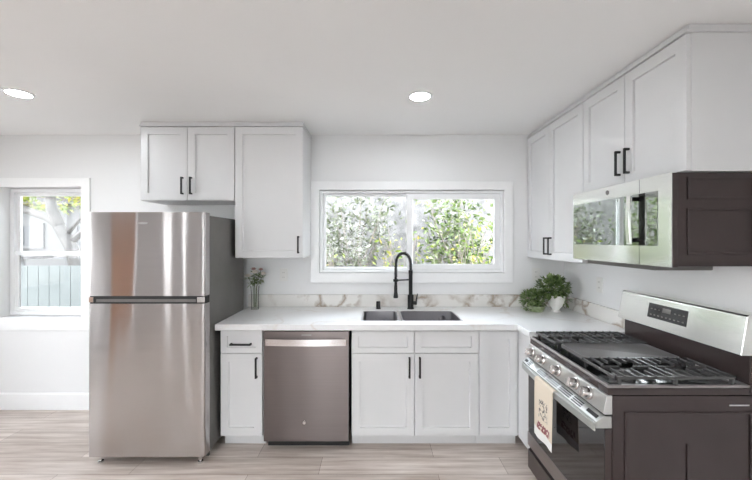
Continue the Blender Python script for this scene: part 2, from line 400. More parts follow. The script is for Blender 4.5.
# side windows, wooden door, rear doors and rear window, invented for light and reflections
def win_x(name, r, n=2):
    w = thing(name, None, None, (XL-.07, (r[0]+r[1])/2, r[2])); w['kind'] = 'structure'
    mb = MB(); m = (r[0]+r[1])/2
    if n == 1:
        mb.cells([r[0]+g, r[0]+.03, r[1]-.03, r[1]-g], [r[2]+g, r[2]+.05, r[3]-.05, r[3]-g], lambda u, v: r[0]+.03 < u < r[1]-.03 and r[2]+.05 < v < r[3]-.05, 'x', XL-.09, XL-.05)
        mb.build('window_frame', 'vinyl', w, bevel=.003)
        mb = MB(); mb.box(XL-.072, XL-.068, r[0]+.031, r[1]-.031, r[2]+.051, r[3]-.051); mb.build('pane', 'glass', w); return
    mb.cells([r[0]+g, r[0]+.05, m-.02, m+.02, r[1]-.05, r[1]-g], [r[2]+g, r[2]+.05, r[3]-.05, r[3]-g],
             lambda u, v: r[2]+.05 < v < r[3]-.05 and (r[0]+.05 < u < m-.02 or m+.02 < u < r[1]-.05), 'x', XL-.09, XL-.05)
    mb.build('window_frame', 'vinyl', w, bevel=.003)
    for a, b in ((r[0]+.051, m-.021), (m+.021, r[1]-.051)):
        mb = MB(); mb.box(XL-.072, XL-.068, a, b, r[2]+.051, r[3]-.051); mb.build('pane', 'glass', w)
def win_y(name, r, n):
    w = thing(name, None, None, ((r[0]+r[1])/2, YR-.07, r[2])); w['kind'] = 'structure'
    xs = [r[0]+g+(r[1]-r[0]-2*g)*i/n for i in range(n+1)]
    for i in range(n):
        a, b = xs[i], xs[i+1]
        mb = MB(); mb.cells([a, a+.06, b-.06, b], [r[2]+g, r[2]+.08, r[3]-.06, r[3]-g], lambda u, v: a+.06 < u < b-.06 and r[2]+.08 < v < r[3]-.06, 'y', YR-.1, YR-.05)
        mb.build('sash', 'vinyl', w, bevel=.003)
        mb = MB(); mb.box(a+.061, b-.061, YR-.077, YR-.073, r[2]+.081, r[3]-.061); mb.build('pane', 'glass', w)
win_x('added_window_3', SW); win_x('added_window_5', SL, 1); win_y('added_window_4', RD2, 1); win_y('added_door_1', RD, 2)
casing('trim_3', SW, .07, 'x', XL, 1); casing('trim_4', RD, .07, 'y', YR, 1, bottom=False); casing('trim_5', RD2, .07, 'y', YR, 1)
d2 = thing('added_door_2', None, None, (XL+.03, (WD[0]+WD[1])/2, 0)); d2['kind'] = 'structure'  # unseen wooden door, added for the warm edge reflected in the refrigerator
mb = MB(); mb.cells([WD[0], WD[0]+.11, WD[1]-.11, WD[1]], [.005, .25, .95, 1.1, 1.92, 2.04], lambda u, v: False, 'x', XL+.002, XL+.03); mb.build('door_panel', 'wood', d2, bevel=.003)
for z0, z1 in ((.25, .95), (1.1, 1.92)):
    mb = MB(); mb.box(XL+.0305, XL+.040, WD[0]+.14, WD[1]-.14, z0+.03, z1-.03); mb.build('raised_panel', 'wood', d2, bevel=.008)
mb = MB(); mb.lathe([(0, 0), (.025, 0), (.025, .006), (.009, .012), (.009, .04), (.026, .048), (.026, .065), (0, .072)], (XL+.030, WD[1]-.06, 1.0), 'x', 16); mb.build('door_handle', 'black', d2, smooth=True)

# ------------------------------------------------------------------ helper for cabinet fronts
def mapper(face, plane):
    # u along the run, n out of the face, z up
    if face == 'Y': return lambda u, n, z: (u, plane-n, z)
    return lambda u, n, z: (plane-n, u, z)
def shaker(name, u0, u1, z0, z1, face, plane, parent, th=.019, fr=.057, rec=.012, frz=None):
    P = mapper(face, plane); frz = frz or fr
    mb = MB()
    def rect(i, jz, n): return [mb.v(P(*q)) for q in ((u0+i, n, z0+jz), (u1-i, n, z0+jz), (u1-i, n, z1-jz), (u0+i, n, z1-jz))]
    R = [rect(0, 0, 0), rect(0, 0, th-.0015), rect(.0015, .0015, th), rect(fr, frz, th), rect(fr+.0022, frz+.0022, th-rec)]
    mb.f(R[0]); mb.f(R[-1])
    for a, b in zip(R, R[1:]):
        for k in range(4): mb.f([a[k], a[(k+1) % 4], b[(k+1) % 4], b[k]])
    return mb.build(name, 'cab', parent)
def pull(u, z, L, face, plane, parent, vertical=True, out=.030):
    P = mapper(face, plane); mb = MB(); w = .0065
    def bx(u0, u1, n0, n1, z0, z1):
        a = P(u0, n0, z0); b = P(u1, n1, z1)
        mb.box(min(a[0], b[0]), max(a[0], b[0]), min(a[1], b[1]), max(a[1], b[1]), min(a[2], b[2]), max(a[2], b[2]))
    if vertical:
        bx(u-w, u+w, out-.009, out, z-L/2, z+L/2)
        for q in (-1, 1): bx(u-w, u+w, .0004, out-.0091, z+q*(L/2-.006)-.006, z+q*(L/2-.006)+.006)
    else:
        bx(u-L/2, u+L/2, out-.009, out, z-w, z+w)
        for q in (-1, 1): bx(u+q*(L/2-.006)-.006, u+q*(L/2-.006)+.006, .0004, out-.0091, z-w, z+w)
    return mb.build('handle', 'black', parent, bevel=.0015, label='black bar handle')

# ------------------------------------------------------------------ wall cabinets
def wall_cab_y(label, x0, x1, z0, doors, hz, yf=2.79, ztop=2.402, crown=True):
    t = thing('wall_cabinet', label, 'cabinet', ((x0+x1)/2, YB-.16, z0))
    mb = MB(); mb.box(x0, x1, yf+.0, YB-.002, z0, ztop); mb.build('carcass', 'cab', t, bevel=.0015)
    n = len(doors)
    for (a, b, hs) in doors:
        d = shaker('door', a, b, z0+.004, ztop-.004, 'Y', yf-.001, t)
        hx = a+.033 if hs < 0 else b-.033
        pull(hx, hz, .136, 'Y', yf-.020, d)
    mb = MB(); mb.box(x0-.004, x1+.006, yf-.026, YB-.002, ztop+.001, ztop+.013); mb.box(x0, x1, yf-.015, YB-.002, ztop+.013, ZC-.0015); mb.build('top_moulding', 'cab', t, bevel=.002)
    return t
xa0, xa1 = -1.862, -1.117; xm = (xa0+xa1)/2
wall_cab_y('short white double-door wall cabinet above the refrigerator', xa0, xa1, 1.815, [(xa0+.002, xm-.0015, 1), (xm+.0015, xa1-.002, -1)], 1.932)
wall_cab_y('tall white single-door wall cabinet between refrigerator and kitchen window', -1.114, -.576, 1.362, [(-1.112, -.578, 1)], 1.468)
def wall_cab_x(label, y0, y1, z0, doors, hz, xf=1.363, ztop=2.402, bigmould=False):
    t = thing('wall_cabinet', label, 'cabinet', (XR-.16, (y0+y1)/2, z0))
    mb = MB(); mb.box(xf, XR-.002, y0, y1, z0, ztop); mb.build('carcass', 'cab', t, bevel=.0015)
    for (a, b, hs) in doors:
        d = shaker('door', a, b, z0+.004, ztop-.004, 'X', xf-.001, t)
        hy = a+.033 if hs < 0 else b-.033
        pull(hy, hz, .136, 'X', xf-.020, d)
    mb = MB(); mb.box(xf-.026, XR-.002, y0-.006 if bigmould else y0, y1, ztop+.001, ztop+.013); mb.box(xf-.012, XR-.002, y0, y1, ztop+.013, ZC-.0015); mb.build('top_moulding', 'cab', t, bevel=.002)
    return t
wall_cab_x('tall white double-door wall cabinet in the corner above the potted plants', 2.279, YB-.003, 1.350, [(2.281, 2.722, 1), (2.725, 3.113, -1)], 1.458)
wall_cab_x('white double-door wall cabinet directly above the microwave', 1.517, 2.276, 1.803, [(1.519, 1.895, 1), (1.898, 2.274, -1)], 1.925, bigmould=True)

# ------------------------------------------------------------------ base cabinets
YF = 2.51      # door faces of the back run
def base_cab(label, x0, x1, fronts, name='base_cabinet'):
    t = thing(name, label, 'cabinet', ((x0+x1)/2, 2.82, 0))
    mb = MB(); mb.cells([x0, x0+.018, x1-.018, x1], [YF+.020, YB-.02, YB-.003], lambda u, v: x0+.018 < u < x1-.018 and v < YB-.02, 'z', .100, .868)
    mb.box(x0+.0185, x1-.0185, YF+.021, YB-.021, .101, .118); mb.build('carcass', 'cab', t)
    mb = MB(); mb.box(x0+.0185, x1-.0185, YF+.0205, YF+.036, .119, .867); mb.build('face_frame', 'cab', t)
    mb = MB(); mb.box(x0, x1, YF+.085, YF+.100, .001, .0985); mb.build('toe_kick', 'cab', t, bevel=.001)
    for kind, a, b, z0, z1, h in fronts:
        fr = .057 if kind == 'door' else .045
        d = shaker('door' if kind == 'door' else 'drawer' if kind == 'drawer' else 'false_front', a, b, z0, z1, 'Y', YF+.0195, t, fr=fr, frz=fr if kind == 'door' else .038)
        if kind == 'flat': pass
        if h: pull(h[0], h[1], h[2], 'Y', YF, d, vertical=h[3])
    return t
base_cab('narrow white base cabinet with one drawer between refrigerator and dishwasher', -1.116, -.812,
         [('drawer', -1.112, -.815, .697, .856, (-.963, .763, .150, False)), ('door', -1.112, -.815, .103, .692, (-.852, .595, .145, True))])
base_cab('wide white double-door base cabinet under the sink', -.176, .733,
         [('false', -.173, .273, .697, .852, None), ('false', .277, .730, .697, .852, None),
          ('door', -.173, .273, .103, .692, (.238, .597, .145, True)), ('door', .277, .730, .103, .692, (.312, .597, .145, True))])
base_cab('narrow white base cabinet with a plain full-height door right of the sink cabinet', .735, 1.030,
         [('door', .742, 1.012, .103, .852, None)])
# right leg cabinet beside the range
t = thing('base_cabinet', 'white base cabinet side strip in the corner left of the range', 'cabinet', (1.35, 2.6, 0))
mb = MB(); mb.box(1.036, XR-.003, 2.262, YB-.003, .100, .868); mb.build('carcass', 'cab', t)
mb = MB(); mb.box(1.017, 1.0355, 2.262, 2.508, .103, .866); mb.build('filler_panel', 'cab', t, bevel=.001)
mb = MB(); mb.box(1.095, 1.110, 2.262, 2.59, .001, .0985); mb.build('toe_kick', 'cab', t)

# ------------------------------------------------------------------ countertop + backsplash
SX0, SX1, SY0, SY1 = -.108, .636, 2.565, 2.925
cx0, cyf, cxr = -1.128, 2.452, .988
mb = MB(); mb.cells([cx0, SX0, .155, .205, SX1, cxr, XR-.003], [2.262, cyf, SY0, SY1, YB-.003],
                    lambda u, v: (v < cyf and u < cxr) or (in_r(u, v, (SX0, SX1, SY0, SY1))), 'z', .872, .915)
tag(mb.build('countertop', 'counter', bevel=.003), 'white quartz L-shaped countertop running over the base cabinets and dishwasher', 'countertop')
mb = MB(); mb.cells([cx0+.002, XR-.024, XR-.004], [2.264, YB-.023, YB-.004], lambda u, v: v < YB-.023 and u < XR-.024, 'z', .9155, 1.022)
tag(mb.build('backsplash', 'splash', bevel=.0015), 'low brown-veined stone upstand along the wall behind the countertop', 'backsplash')

# ------------------------------------------------------------------ sink
t = thing('kitchen_sink', 'undermount double-bowl dark stainless steel sink set in the white countertop', 'sink', ((SX0+SX1)/2, (SY0+SY1)/2, .68))
def bowl(x0, x1, name):
    mb = MB(); zt, zb = .9135, .690; y0, y1 = SY0+.0105, SY1-.0105; w = .003
    def loop(dx, z, r=.02):
        pts = []
        for (cx, cy, a0) in ((x1-dx-r, y1-dx-r, 0), (x0+dx+r, y1-dx-r, 90), (x0+dx+r, y0+dx+r, 180), (x1-dx-r, y0+dx+r, 270)):
            for k in range(5):
                a = math.radians(a0+k*22.5); pts.append(mb.v((cx+r*math.cos(a), cy+r*math.sin(a), z)))
        return pts
    L = [loop(-.010, zt), loop(0, zt), loop(.004, zb+.012), loop(.014, zb)]
    Lo = [loop(-.010, zt-.002), loop(-.003, zt-.002), loop(.001, zb+.01), loop(.012, zb-.003)]
    for A in (L, Lo):
        for a, b in zip(A, A[1:]):
            n = len(a)
            for k in range(n): mb.f([a[k], a[(k+1) % n], b[(k+1) % n], b[k]])
        mb.f(A[-1])
    n = len(L[0])
    for k in range(n): mb.f([L[0][k], L[0][(k+1) % n], Lo[0][(k+1) % n], Lo[0][k]])
    o = mb.build(name, 'sink', t, smooth=True)
    xc = (x0+x1)/2
    mb = MB(); mb.lathe([(0, .0005), (.040, .0005), (.043, .003), (.036, .0025), (.032, .001), (0, .001)], (xc, (y0+y1)/2+.04, zb), 'z', 20); mb.build('drain', 'chrome', o, smooth=True)
    return o
bowl(SX0+.0105, .158, 'bowl'); rb = bowl(.202, SX1-.0105, 'bowl')
mb = MB(); mb.box(.1685, .1915, SY0+.0005, SY1-.0005, .86, .9138); mb.build('divider', 'chrome', t, bevel=.004)
mb = MB(); mb.lathe([(.022, 0), (.026, -.002), (.026, -.004), (.017, -.004), (.017, -.001), (0, -.001)], (.55, SY1-.0135, .855), 'y', 20); mb.build('overflow_ring', 'chrome', rb, smooth=True)

# ------------------------------------------------------------------ faucet
FX, FY = .297, 3.01
t = thing('kitchen_faucet', 'tall matte black spring pull-down faucet behind the sink', 'faucet', (FX, FY, .9155))
mb = MB(); mb.lathe([(0, 0), (.030, 0), (.030, .006), (.026, .009), (.026, .115), (.023, .120), (.0165, .124), (.0165, .30), (.018, .302), (.018, .33), (0, .33)], (FX, FY, .9156), 'z', 24)
body = mb.build('body', 'black', t, smooth=True)
# arc of hose with coil round it
dx, dy = -.130, -.05
def arc(s):       # s 0..1 from column top to spray head top
    a = PI*s
    return Vector((FX+dx*(1-math.cos(a))/2, FY+dy*(1-math.cos(a))/2, 1.285+.108*math.sin(a)**.9 if s <= .5 else 1.235+(.05+.108*math.sin(a)**.9 if True else 0)))
pts = [Vector((FX, FY, 1.245))]+[arc(i/28) for i in range(29)]+[Vector((FX+dx, FY+dy, 1.25-.02*i)) for i in range(1, 4)]
mb = MB(); mb.tube(pts, .0055, 8); mb.build('hose', 'black', t, smooth=True)
coil = []; N = 40*10
# length parametrised helix
seg = [0]
for a, b in zip(pts, pts[1:]): seg.append(seg[-1]+(b-a).length)
def along(d):
    for i in range(len(pts)-1):
        if d <= seg[i+1] or i == len(pts)-2:
            f_ = (d-seg[i])/max(1e-6, seg[i+1]-seg[i]); return pts[i].lerp(pts[i+1], f_), (pts[i+1]-pts[i]).normalized()
side = Vector((dy, -dx, 0)).normalized()
for i in range(N+1):
    p, d_ = along(seg[-1]*i/N); e = d_.cross(side).normalized(); a = 2*PI*i/10
    coil.append(p+(side*math.cos(a)+e*math.sin(a))*.0115)
mb = MB(); mb.tube(coil, .0034, 6); mb.build('spring', 'black', t, smooth=True)
hx, hy = FX+dx, FY+dy
mb = MB(); mb.lathe([(0, .175), (.009, .175), (.011, .165), (.012, .11), (.014, .09), (.014, .05), (.020, .012), (.020, .0), (.016, -.002), (0, -.002)], (hx, hy, 1.018), 'z', 20)
mb.build('spray_head', 'black', t, smooth=True)
mb = MB(); mb.tube([(FX, FY, 1.165), (hx+.012, hy+.005, 1.165)], .0065, 8)
mb.lathe([(.0165, -.01), (.021, -.01), (.021, .01), (.0165, .01), (.0165, -.01)], (hx, hy, 1.165), 'z', 20); mb.build('holder_arm', 'black', t, smooth=True)
mb = MB(); mb.tube([(FX+.020, FY, .965), (FX+.052, FY, .965)], .016, 16); mb.tube([(FX+.046, FY, .97), (FX+.050, FY-.004, 1.0), (FX+.058, FY-.008, 1.045)], [.007, .006, .0045], 10); mb.build('lever', 'black', t, smooth=True)
mb = MB(); mb.lathe([(0, 0), (.021, 0), (.021, .004), (.018, .006), (.018, .060), (.015, .064), (0, .064)], (.020, 3.01, .9156), 'z', 24)
tag(mb.build('air_gap_cap', 'black', smooth=True), 'small matte black cylinder cap on the counter left of the faucet', 'sink fitting')

# ------------------------------------------------------------------ refrigerator
FXL, FXR, FD = -1.912, -1.137, 2.33
t = thing('refrigerator', 'stainless steel top-freezer refrigerator with grey sides at the left of the counter', 'refrigerator', ((FXL+FXR)/2, 2.7, 0))
mb = MB(); mb.box(FXL+.004, FXR-.004, FD+.078, 3.03, .055, 1.672); mb.build('cabinet_body', 'fside', t, bevel=.006)
def fdoor(z0, z1, name):
    mb = MB(); r = .014; pts = []
    for (cx, cy, a0) in ((FXR-r, FD+r, -90), ):
        pass
    prof = [(FXL, FD+.070), (FXL, FD+r)]+[(FXL+r-r*math.cos(a), FD+r-r*math.sin(a)) for a in (PI/8*k for k in range(1, 4))]+[(FXL+r, FD)]
    prof += [(FXR-r, FD)]+[(FXR-r+r*math.sin(a), FD+r-r*math.cos(a)) for a in (PI/8*k for k in range(1, 4))]+[(FXR, FD+r), (FXR, FD+.070)]
    mb.prism(prof, 'z', z0, z1)
    return mb.build(name, 'fridge', t, smooth=True)
zt = 1.690
fr1 = fdoor(1.133, zt, 'freezer_door'); fr2 = fdoor(.064, 1.082, 'fresh_food_door')
mb = MB(); mb.box(FXL+.010, FXR-.012, FD+.004, FD+.066, 1.0825, 1.1325); mb.build('handle_recess', 'gap', t)  # near-black fill, the recess shade given as colour
mb = MB(); mb.box(FXL+.055, FXR-.060, FD-.001, FD+.0035, 1.093, 1.112); mb.build('grip', 'fside', t, bevel=.002)
for a, b in ((FXL+.004, FXL+.035), (FXR-.052, FXR-.001)):
    mb = MB(); mb.box(a, b, FD-.0005, FD+.0035, 1.090, 1.126); mb.build('hinge_cover', 'steel', t, bevel=.003)
mb = MB(); mb.box(FXL+.006, FXR-.006, FD+.0705, FD+.0775, .080, 1.685); mb.build('door_gasket', 'gap', t)
mb = MB(); bx = (FXL+FXR)/2-.02
mb.prism([(bx+.034*math.cos(a)*(1 if abs(math.cos(a)) < .5 else 1), 1.617+.0075*math.sin(a)) for a in (2*PI*k/24 for k in range(24))], 'y', FD-.0025, FD-.0003); mb.build('nameplate', 'chrome', fr1, label='small oval chrome badge')
mb = MB(); mb.box(FXL+.02, FXR-.02, FD+.10, FD+.115, .012, .054); mb.build('base_grille', 'gap', t)
for x in (FXL+.05, FXR-.05):
    for y in (FD+.045, 2.98):
        mb = MB(); mb.lathe([(0, 0), (.018, 0), (.018, .012), (.008, .014), (.008, .0765 if y < 2.6 else .054), (0, .0765 if y < 2.6 else .054)], (x, y, .0006), 'z', 16); mb.build('foot', 'chrome', t, smooth=True)

# ------------------------------------------------------------------ dishwasher
t = thing('dishwasher', 'stainless steel dishwasher with a bar handle under the countertop', 'dishwasher', (-.495, 2.8, 0))
DX0, DX1 = -.800, -.192
mb = MB(); mb.box(DX0+.005, DX1-.003, YF+.035, YB-.03, .068, .862); mb.build('tub', 'gap', t)
mb = MB(); mb.box(DX0, DX1, YF-.012, YF+.034, .070, .855); dd = mb.build('door', 'dish', t, bevel=.004)
mb = MB(); mb.box(DX0+.01, DX1-.002, YF+.06, YF+.075, .002, .067); mb.build('toe_kick', 'gap', t)
hp = [(DX0+.018+(DX1-DX0-.036)*i/16, YF-.030-.014*math.sin(PI*i/16)) for i in range(17)]
mb = MB(); mb.prism([(x, y) for x, y in hp]+[(x, y+.012) for x, y in reversed(hp)], 'z', .757, .804)
for x in (DX0+.018, DX1-.038): mb.box(x, x+.02, YF-.020, YF-.0125, .762, .799)
mb.build('handle', 'steel', dd, smooth=True, label='brushed steel bar handle')
mb = MB(); mb.lathe([(0, -.002), (.012, -.002), (.013, -.0003), (0, -.0003)], (-.510, YF-.0125, .205), 'y', 24); mb.build('round_badge', 'steel', dd, smooth=True)
mb = MB(); mb.box(-.53, -.46, YF-.0130, YF-.0122, .825, .832); mb.build('control_mark', 'slot', dd)

# ------------------------------------------------------------------ microwave
MY0, MY1, MZ0, MZ1, MX = 1.519, 2.274, 1.386, 1.800, 1.278
t = thing('microwave_oven', 'over-the-range stainless steel microwave with black glass door and dark side', 'microwave', (1.47, 1.9, MZ0))
mb = MB(); mb.box(MX+.032, XR-.003, MY0+.006, MY1-.004, MZ0+.004, MZ1); bd = mb.build('body', 'brown', t, bevel=.003)
# raised side pressings
def pressing(parent, x0, x1, z0, z1, y, m='brown'):
    mb = MB(); w = .010
    mb.cells([x0, x0+w, x1-w, x1], [z0, z0+w, z1-w, z1], lambda u, v: x0+w < u < x1-w and z0+w < v < z1-w, 'y', y-.006, y-.0002)
    mb.build('side_pressing', m, parent, bevel=.0018)
pressing(bd, MX+.072, XR-.03, 1.682, 1.778, MY0+.006); pressing(bd, MX+.072, XR-.03, 1.440, 1.642, MY0+.006)
mb = MB(); mb.box(MX+.085, XR-.02, MY0+.20, MY1-.01, MZ0-.030, MZ0+.0035); mb.build('underside_vent', 'fside', t, bevel=.004)
# bowed door front
def bow(y): u = (y-MY0)/(MY1-MY0); return MX-.006*math.sin(PI*u)
n = 20
pf = [(bow(MY0+(MY1-MY0)*i/n), MY0+(MY1-MY0)*i/n) for i in range(n+1)]
mb = MB(); mb.prism(pf+[(MX+.004, MY1), (MX+.004, MY0)], 'z', MZ0, MZ1-.002); door = mb.build('door', 'micro', t, smooth=True)
mb = MB(); mb.box(MX+.0045, MX+.031, MY0+.001, MY1-.001, MZ0+.001, MZ1-.003); mb.build('door_frame', 'brown', door, bevel=.002)
def strip(y0, y1, z0, z1, off, th, name, m, parent, label=None):
    mb = MB(); k = 14; a = [(bow(y0+(y1-y0)*i/k)-off, y0+(y1-y0)*i/k) for i in range(k+1)]
    mb.prism(a+[(x+th, y) for x, y in reversed(a)], 'z', z0, z1); return mb.build(name, m, parent, smooth=True, label=label)
strip(1.700, 2.262, 1.478, 1.728, .0022, .002, 'window', 'mglass', door, 'black reflective glass window')
strip(1.590, 1.660, 1.478, 1.728, .0022, .002, 'control_panel', 'mglass', door, 'black reflective control panel')
strip(1.6605, 1.6975, 1.478, 1.728, .0024, .002, 'door_edge', 'enamel', door)
for z0, z1 in ((MZ0+.001, 1.476), (1.730, MZ1-.004)):
    strip(1.6975, 1.6990, z0, z1, .0006, .001, 'seam', 'gap', door)
yh = 1.715
mb = MB(); hp = [(bow(yh)-.042-.006*math.sin(PI*i/12), 1.484+.238*i/12) for i in range(13)]
mb.prism(hp+[(x+.012, z) for x, z in reversed(hp)], 'y', yh-.013, yh+.013); hd_ = mb.build('handle', 'micro', door, bevel=.002, label='bowed stainless grab handle')
for z in (1.494, 1.694):
    mb = MB(); mb.box(bow(yh)-.034, bow(yh)-.0028, yh-.010, yh+.010, z, z+.020); mb.build('handle_post', 'enamel', hd_, bevel=.002)
mb = MB(); mb.lathe([(0, -.002), (.012, -.002), (.013, -.0003), (0, -.0003)], (bow(1.93)-.0002, 1.93, 1.765), 'x', 24); lg = mb.build('round_badge', 'fside', door, smooth=True)
for i in range(3):
    mb = MB(); mb.box(MX+.004, MX+.028, MY0+.1+.19*i, MY0+.24+.19*i, MZ1-.0018, MZ1-.0003); mb.build('top_vent', 'gap', t)

# ------------------------------------------------------------------ range
RY0, RY1 = 1.492, 2.252
t = thing('gas_range', 'freestanding stainless steel gas range with black grates and dark sides', 'stove', (1.33, (RY0+RY1)/2, 0))
mb = MB(); mb.box(1.006, XR-.03, RY0, RY1, .050, .842); body = mb.build('body', 'brown', t, bevel=.003)
pressing(body, 1.055, XR-.075, .12, .775, RY0)
mb = MB(); mb.box(1.318, 1.328, RY0-.006, RY0-.0002, .14, .64); mb.build('side_pressing', 'brown', body, bevel=.0018)
mb = MB(); mb.box(1.50, 1.585, RY0-.0022, RY0-.0003, .800, .806); mb.build('side_slot', 'steel', body)
for x in (1.06, 1.58):
    for y in (RY0+.05, RY1-.05):
        mb = MB(); mb.lathe([(0, 0), (.018, 0), (.018, .01), (.009, .012), (.009, .0495), (0, .0495)], (x, y, .0006), 'z', 12); mb.build('foot', 'black', t, smooth=True)
# cooktop tray with raised rim
mb = MB(); mb.box(.988, 1.592, RY0+.001, RY1-.001, .843, .874)
mb.build('cooktop', 'brown', t, bevel=.004)
mb = MB(); mb.cells([.986, 1.004, 1.574, 1.592], [RY0, RY0+.016, RY1-.016, RY1], lambda u, v: 1.004 < u < 1.574 and RY0+.016 < v < RY1-.016, 'z', .8745, .887); mb.build('cooktop_rim', 'lowtrim', t, bevel=.003, label='dark polished steel rim')
mb = MB(); mb.box(1.0045, 1.5735, RY0+.0165, RY1-.0165, .8745, .8775); mb.build('burner_tray', 'enamel', t)
# control panel (sloping)
mb = MB(); mb.prism([(1.005, .842), (.982, .842), (.965, .768), (.972, .762), (1.005, .762)], 'y', RY0, RY1); cp = mb.build('control_panel', 'range', t, bevel=.002)
def xcp(z): return .965+(z-.768)*(.017/.074)
tilt = math.atan(.017/.074)
for y in (2.178, 2.045, 1.872, 1.706, 1.600):
    mb = MB(); mb.lathe([(0, .0), (.029, .0), (.029, -.008), (.0245, -.011), (.0235, -.038), (.021, -.042), (0, -.043)], (0, 0, 0), 'x', 24)
    mb.box(-.047, -.0425, -.004, .004, -.020, .020)
    bmesh.ops.rotate(mb.bm, verts=list(mb.bm.verts), cent=(0, 0, 0), matrix=Matrix.Rotation(tilt, 3, 'Y'))
    bmesh.ops.translate(mb.bm, verts=list(mb.bm.verts), vec=(xcp(.807)-.0008, y, .807))
    mb.build('knob', 'steel', cp, smooth=True, label='round brushed steel burner knob')
mb = MB(); mb.box(.978, 1.0055, RY0+.004, RY1-.004, .754, .7615); mb.build('shadow_gap', 'gap', t)  # dark strip under the control panel, shade put into its colour
# door
mb = MB(); mb.box(.976, 1.0052, RY0+.003, RY1-.003, .268, .700); door = mb.build('oven_door', 'brown', t, bevel=.002)
mb = MB(); mb.box(.9722, .9758, RY0+.004, RY1-.030, .285, .700); mb.build('oven_window', 'ovenglass', door, label='black mirror-like oven glass')
mb = MB(); mb.box(.9705, .9757, RY0+.004, RY1-.004, .200, .284)
mb.build('lower_trim', 'lowtrim', door, bevel=.002)
# vented top band with handle lip
mb = MB(); mb.prism([(1.005, .7535), (.968, .7535), (.938, .730), (.938, .7015), (1.005, .7015)], 'y', RY0+.003, RY1-.003); band = mb.build('door_top_trim', 'satin', door, bevel=.002)
def onband(s, off): # s 0..1 down the slope
    return (.968-.030*s-off*.62, .7535-.0235*s+off*.78)
for y0, y1 in ((1.62, 1.70), (1.715, 1.82), (1.835, 1.95), (1.965, 2.06), (2.15, 2.19)):
    for s in (.14, .42, .70):
        a = onband(s, .0008); b = onband(s+.17, .0008); c = onband(s+.17, -.001); d = onband(s, -.001)
        mb = MB(); mb.prism([a, b, c, d], 'y', y0, y1); mb.build('vent_slot', 'gap', band)
for y0, y1 in ((1.51, 1.585), (2.20, 2.238)):
    a = onband(.25, .0006); b = onband(.7, .0006); c = onband(.7, -.001); d = onband(.25, -.001)
    mb = MB(); mb.prism([a, b, c, d], 'y', y0, y1); mb.build('vent_slot', 'gap', band)
hp = [(.932-.016*math.sin(PI*i/16), RY0+.006+(RY1-RY0-.012)*i/16) for i in range(17)]
mb = MB(); mb.prism(hp+[(.9375, hp[-1][1]), (.9375, hp[0][1])], 'z', .688, .722); mb.build('handle', 'satin', door, bevel=.002, label='full-width stainless handle')
mb = MB(); mb.box(.9735, 1.0052, RY0+.003, RY1-.003, .055, .172); mb.build('storage_drawer', 'dish', t, bevel=.003)
mb = MB(); mb.box(.985, 1.005, RY0+.006, RY1-.006, .1725, .1995); mb.build('shadow_gap', 'gap', t)  # dark strip above the drawer, colour standing in for shade
# backguard
mb = MB(); mb.box(1.593, XR-.012, RY0+.002, RY1-.002, .843, 1.010); mb.build('backguard_base', 'brown', t, bevel=.003)
mb = MB(); mb.prism([(1.552, 1.011), (1.580, 1.178), (1.590, 1.186), (XR-.012, 1.186), (XR-.012, 1.011)], 'y', RY0, RY1); bgd = mb.build('backguard', 'micro', t, bevel=.004)
def xbg(z): return 1.552+(z-1.011)*(.028/.167)
def bgp(y0, y1, z0, z1, name, m, off=.0015, label=None, parent=None):
    mb = MB(); a = [(xbg(z0)-off, z0), (xbg(z1)-off, z1), (xbg(z1)-.0002, z1), (xbg(z0)-.0002, z0)]; mb.prism(a, 'y', y0, y1); return mb.build(name, m, parent or bgd, label=label)
disp = bgp(1.768, 2.020, 1.066, 1.146, 'display_panel', 'bglass', label='dark display panel')
for r in range(2):
    for i in range(9):
        if r == 1 and 3 <= i <= 5: continue
        y = 1.788+.026*i; z = 1.085+.032*r
        bgp(y-.006, y+.006, z-.004, z+.002, 'touch_key', 'slot', off=.0022, parent=disp)
bgp(1.868, 1.922, 1.108, 1.132, 'clock_display', 'slot', off=.0022, parent=disp)
# griddle
mb = MB(); gz = .912
def rr(x0, x1, y0, y1, r, z):
    P = []
    for cx, cy, a0 in ((x1-r, y1-r, 0), (x0+r, y1-r, 90), (x0+r, y0+r, 180), (x1-r, y0+r, 270)):
        for k in range(5): a = math.radians(a0+22.5*k); P.append(mb.v((cx+r*math.cos(a), cy+r*math.sin(a), z)))
    return P
L = [rr(1.045, 1.525, 1.752, 1.992, .02, gz-.012), rr(1.045, 1.525, 1.752, 1.992, .02, gz+.006), rr(1.050, 1.520, 1.757, 1.987, .018, gz+.006), rr(1.056, 1.514, 1.763, 1.981, .016, gz)]
mb.f(L[0]); mb.f(L[-1])
for a, b in zip(L, L[1:]):
    for k in range(20): mb.f([a[k], a[(k+1) % 20], b[(k+1) % 20], b[k]])
mb.build('griddle', 'griddle', t, smooth=True, label='flat grey griddle plate')
mb = MB(); mb.box(1.07, 1.50, 1.79, 1.955, .8778, gz-.0122)
mb.build('griddle_support', 'iron', t)
